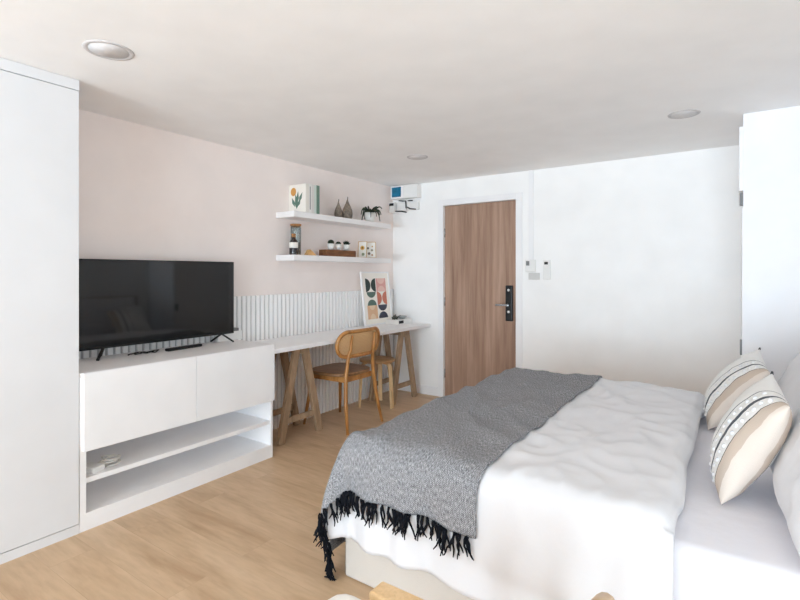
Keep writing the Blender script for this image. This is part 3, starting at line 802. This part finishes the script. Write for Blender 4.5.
def sheet(name, s0, s1, t0, t1, ns, nt_, off, m, thick, edge=None, uv=True, headroll=0.0, hem=None):
    bm = bmesh.new(); uvl = bm.loops.layers.uv.new('UVMap'); grid = []
    for i in range(ns+1):
        row_ = []
        for j in range(nt_+1):
            fs, ft = i/ns, j/nt_
            s = s0+(s1-s0)*fs; tt = t0+(t1-t0)*ft
            if hem: s, tt = hem(s, tt, fs, ft)
            p, L = drape(s, tt, off)
            if headroll > 0:
                k = smooth01((s-(s1-headroll))/headroll); p.z -= 0.03*k*k if L < 0.06 else 0.0
            row_.append((bm.verts.new(p), (s, tt)))
        grid.append(row_)
    for i in range(ns):
        for j in range(nt_):
            q = [grid[i][j], grid[i+1][j], grid[i+1][j+1], grid[i][j+1]]
            f = bm.faces.new([a[0] for a in q]); f.smooth = True
            for lp, a in zip(f.loops, q): lp[uvl].uv = a[1]
    bm.normal_update()
    o = obj(name, bm, m)
    if thick:
        md = o.modifiers.new('thickness', 'SOLIDIFY'); md.thickness = thick; md.offset = -1 if sum(p.normal.z for p in o.data.polygons) > 0 else 1
    return o, grid
nearL = 0.415
def duvet_hem(s, tt, fs, ft):
    s = s+0.012*fn(tt*3, 1.1, 7)*fs; tt = tt-(1-ft)**6*0.02*fn(s*4, 2.2, 3)
    ax = BX0+0.075-s; by = BY0+0.05-tt; lim = 0.33
    if ax > 0 and by > 0:
        m_ = max(ax, by); h_ = math.hypot(ax, by); k_ = m_/h_*0.98; s = BX0+0.075-ax*k_; tt = BY0+0.05-by*k_
    return s, tt
dv, _ = sheet('duvet', BX0-0.26, -0.15, BY0-0.025-nearL+0.02, BY1+0.25, 120, 150, 0.0, M_linen, 0.028, headroll=0.06, hem=duvet_hem)
tag(dv, 'thick white rumpled duvet spread over the bed and hanging down its side', 'duvet')
TH = thing('throw_blanket', 'grey woven throw with black fringe laid over the foot of bed', 'blanket', (0,0,0))
TS0, TS1, TT0 = BX0-0.52, -0.755, BY0-0.025-0.20
def throw_hem(s, tt, fs, ft):
    k = 0.03*fn(tt*1.7, 3.3, 1)+0.012*fn(tt*5, 1.3, 2)
    return s+k*fs, tt+0.02*fn(s*3, 6.1, 1)*(1-ft)**4
tw, grid = sheet('blanket', TS0, TS1, TT0, BY1+0.15, 90, 140, 0.012, M_throw, 0.005, hem=throw_hem)
tw.parent = TH
# fringe along the near hem
b = B(); n = 90
for i in range(int(n*1.35)):
    f = i/(n*1.35-1)*n
    i0 = min(int(f), len(grid)-2); fr_ = f-i0
    if i0 >= 90: continue
    p = grid[i0][0][0].co.copy() if False else None
    break
hemline = []
for i in range(91):
    s = TS0+(TS1-TS0)*i/90; s_, t_ = throw_hem(s, TT0, i/90, 0.0)
    p0, L0 = drape(s_, t_, 0.012); p1, L1 = drape(s_, t_+0.015, 0.012)
    hemline.append((p0, (p0-p1).normalized()))
k = 0
while k < 90:
    a, d = hemline[int(k)]; a2, d2 = hemline[min(90, int(k)+1)]; fr_ = k-int(k)
    p = a.lerp(a2, fr_); dd = d.lerp(d2, fr_)
    for q in range(3):
        l = random.uniform(0.055, 0.085); pts = []; sw = Vector((random.uniform(-.03,.03), random.uniform(-.012,.006), 0))
        ph = random.uniform(0, 6)
        for m_ in range(7):
            f = m_/6
            dirv = dd*0.35+Vector((0,0,-0.75))
            pt = p+Vector((random.uniform(-.002,.002)+(q-1)*0.004,0,0.004))+dirv*l*f+sw*f*f+Vector((0.005*math.sin(ph+f*5), -0.004+0.003*math.cos(ph+f*4), 0))
            pt.z = max(pt.z, 0.006); pts.append(pt)
        add_tube(b, pts, [0.0042,0.0045,0.0045,0.004,0.0036,0.003,0.002], 5)
    k += random.choice((0.9,1.2,1.5,2.4))
fo = obj('fringe', b, M_fringe, TH); fo['kind'] = 'stuff'

# ------------------------------------------------------------------ pillows
def pillow_mesh(w, h, th, seed, n=44, pinch=0.10, crease=0.010, ex=0.42):
    bm = bmesh.new(); uvl = bm.loops.layers.uv.new('UVMap')
    sides = []
    def xy(u, v):
        x = w/2*u*(1-pinch*(1-v*v)*abs(u)**3); y = h/2*v*(1-pinch*(1-u*u)*abs(v)**3); return x, y
    for sg in (1, -1):
        g = []
        for i in range(n+1):
            row_ = []
            for j in range(n+1):
                u = math.sin((i/n*2-1)*PI/2*0.98)/math.sin(PI/2*0.98); v = math.sin((j/n*2-1)*PI/2*0.98)/math.sin(PI/2*0.98)
                x, y = xy(u, v)
                e = max(0, (1-u*u)*(1-v*v))
                z = th/2*e**ex
                z += crease*min(1, e*5)*(fn(x*9+seed, y*9, sg*3.0)+0.5*(1-2*abs(fn(x*14, y*14+seed, sg*5.0))))
                if e < 1e-6 and sg == -1: row_.append(sides[0][i][j])
                else: row_.append((bm.verts.new((x, y, sg*z if e > 1e-6 else 0)), ((u+1)/2, (v+1)/2)))
            g.append(row_)
        sides.append(g)
        for i in range(n):
            for j in range(n):
                q = [g[i][j], g[i+1][j], g[i+1][j+1], g[i][j+1]]
                if sg < 0: q = q[::-1]
                f = bm.faces.new([a[0] for a in q]); f.smooth = True
                for lp, a in zip(f.loops, q): lp[uvl].uv = a[1]
    return bm
def stand(o, x, y, z, lean, yaw, h, roll=0.0):
    """local x -> -Y world (towards the camera), local y -> up, local z -> -X; leaning back towards +X"""
    R = Matrix(((0,0,-1),(-1,0,0),(0,1,0))).to_4x4()      # columns: x_l=(0,-1,0), y_l=(0,0,1), z_l=(-1,0,0)
    R = Matrix.Rotation(yaw, 4, 'Z') @ Matrix.Rotation(lean, 4, 'Y') @ R @ Matrix.Rotation(roll, 4, 'Z')
    o.matrix_world = Matrix.Translation((x, y, z)) @ R @ Matrix.Translation((0, h/2, 0))
def white_pillow(x, y, z, lean, yaw, label, seed, w=0.74, h=0.50, th=0.20):
    o = obj('pillow', pillow_mesh(w, h, th, seed, pinch=0.06, crease=0.013), M_linen); stand(o, x, y, z, lean, yaw, h)
    return tag(o, label, 'pillow', 'white bed pillows')
white_pillow(0.135, 1.98, 0.535, 0.46, 0.03, 'large white pillow leaning at the near side of the bed head', 3.0)
white_pillow(0.17, 2.92, 0.535, 0.42, -0.02, 'large white pillow leaning at the far side of the bed head', 8.0)
def deco(x, y, z, lean, yaw, label, seed, roll=0.0, w=0.41, h=0.40):
    t = thing('cushion', label, 'cushion', (x, y, z), 0, 'striped decorative cushions')
    bm = pillow_mesh(w, h, 0.165, seed, pinch=0.075, crease=0.006, ex=0.5)
    o = obj('cover', bm, M_cush, t)
    # rows of white tufts
    parts_ = []
    for uu, nn in ((0.79, 14), (0.635, 13)):
        tb = B()
        for i in range(nn):
            v = (i+0.8)/(nn+0.6)*2-1; u = uu*2-1
            xx = w/2*u*(1-0.075*(1-v*v)*abs(u)**3); yy = h/2*v*(1-0.075*(1-u*u)*abs(v)**3); e = (1-u*u)*(1-v*v)
            zz = 0.0825*e**0.5
            add_lathe(tb, [(0,-0.007),(0.007,-0.004),(0.009,0),(0.007,0.004),(0,0.007)], 8, c=(xx+(0.006 if i % 2 else -0.006), yy, zz+0.001))
        parts_.append(obj('tuft_row', tb, M_linen, t))
    for sx, sy in ((-1,1),(-1,-1)):
        tb = B(); add_tube(tb, [(sx*w/2*0.985, sy*h/2*0.985, 0), (sx*(w/2+0.005), sy*(h/2+0.005), 0.002)], [0.006, 0.004], 8)
        parts_.append(obj('corner_tassel', tb, mat('dark_grey_yarn', (84,84,88), 0.9), t))
    R = Matrix(((0,0,-1),(-1,0,0),(0,1,0))).to_4x4()
    R = Matrix.Rotation(yaw, 4, 'Z') @ Matrix.Rotation(lean, 4, 'Y') @ R @ Matrix.Rotation(roll, 4, 'Z')
    M = R @ Matrix.Translation((0, h/2, 0))
    for q in [o]+parts_: q.matrix_local = M
deco(-0.059, 2.15, 0.545, 0.457, 0.097, 'striped white and beige cushion nearest the camera, in front of near pillow', 2.0, roll=-0.084)
deco(-0.135, 3.05, 0.553, 0.64, 0.16, 'striped white and beige cushion at the far side, behind the near one', 6.0, roll=-0.16)

# ------------------------------------------------------------------ armchair at the bottom edge of the picture
A = thing('armchair', 'light wood armchair with white seat cushion at the bottom edge beside the bed', 'armchair', (-0.52, 0.61, 0))
b = B(); 
obj('seat_cushion', box((-0.27,-0.26,0.33),(0.21,0.28,0.57),0.06,6), mat('ivory_upholstery', (236,232,226), 0.9, bump=0.1, bscale=80), A, smooth=True)
obj('seat_frame', box((-0.30,-0.27,0.28),(0.25,0.27,0.33),0.006), M_birch, A)
for sy in (-1, 1):
    obj('armrest', box((-0.19,sy*0.315-0.028,0.533),(0.30,sy*0.315+0.028,0.558),0.008,3), M_birch, A)
    for x in (-0.17, 0.27):
        b = B(); add_bar(b, (x+(-0.02 if x < 0 else 0.03), sy*0.315, 0.0), (x, sy*0.315, 0.534), 0.04, 0.03, bevel=0.004); obj('leg', b, M_birch, A)
    b = B(); add_bar(b, (-0.17, sy*0.30, 0.305), (0.27, sy*0.30, 0.305), 0.03, 0.045, bevel=0.003); obj('side_rail', b, M_birch, A)
b = B(); pts = [(0.27+0.10*f, 0.0, 0) for f in (0,1)]
obj('back_cushion', box((0.215,-0.25,0.40),(0.31,0.22,0.70),0.04,5), mat('ivory_upholstery', (236,232,226), 0.9), A, smooth=True)
b = B()
arc = [(0.32, -0.30, 0.56),(0.33,-0.30,0.66),(0.335,-0.27,0.74),(0.34,-0.20,0.768),(0.34,0.0,0.776),(0.34,0.20,0.768),(0.335,0.27,0.74),(0.33,0.30,0.66),(0.32,0.30,0.56)]
add_tube(b, arc, 0.018, 12); obj('back_frame', b, mat('tan_wood', (200,168,128), 0.4), A)

# ------------------------------------------------------------------ camera and light
cam = bpy.data.cameras.new('camera'); co = bpy.data.objects.new('camera', cam); C.objects.link(co)
co.location = (0, 0, 1.3); co.rotation_euler = (PI/2, 0, math.radians(34.6))
cam.sensor_width = 36; cam.lens = 490/800*36; cam.shift_y = -27/800; cam.clip_start = 0.02
bpy.context.scene.camera = co

def area(name, loc, rot, sx, sy, power, col=(1,1,1)):
    l = bpy.data.lights.new(name, 'AREA'); l.shape = 'RECTANGLE'; l.size = sx; l.size_y = sy; l.energy = power; l.color = col
    o = bpy.data.objects.new(name, l); C.objects.link(o); o.location = loc; o.rotation_euler = rot; return o
area('window_daylight', ((WX0+WX1)/2, YF-0.5, 1.35), (PI/2, 0, 0), 4.8, 2.2, 310, (0.90, 0.97, 1.10))
# added fill lamp outside, aimed up through the glazing to brighten the ceiling
area('ceiling_fill', ((WX0+WX1)/2, YF-1.1, 0.02), (math.radians(142), 0, 0), 4.8, 1.4, 950, (0.90, 0.97, 1.10))
area('side_fill', (XN+0.5, (VY0+VY1)/2, 1.35), (0, math.radians(90), 0), 2.2, 4.1, 55, (0.90, 0.97, 1.10))  # added fill lamp, evens out the light on the left wall
area('side_upfill', (XN+1.1, (VY0+VY1)/2, 0.02), (0, math.radians(142), 0), 1.4, 4.1, 120, (0.90, 0.97, 1.10))  # added fill lamp beyond the side opening, tilted up to the ceiling
w = bpy.data.worlds.new('world'); bpy.context.scene.world = w; w.use_nodes = True
nt = w.node_tree; bg = nt.nodes['Background']
bg.inputs['Color'].default_value = (0.80, 0.90, 1.05, 1); bg.inputs['Strength'].default_value = 0.4
vs = bpy.context.scene.view_settings
vs.view_transform = 'Standard'; vs.look = 'None'; vs.gamma = 1; vs.exposure = 0.10; vs.use_curve_mapping = False
cy = bpy.context.scene.cycles
cy.max_bounces = 32; cy.diffuse_bounces = 24; cy.glossy_bounces = 6; cy.transparent_max_bounces = 12
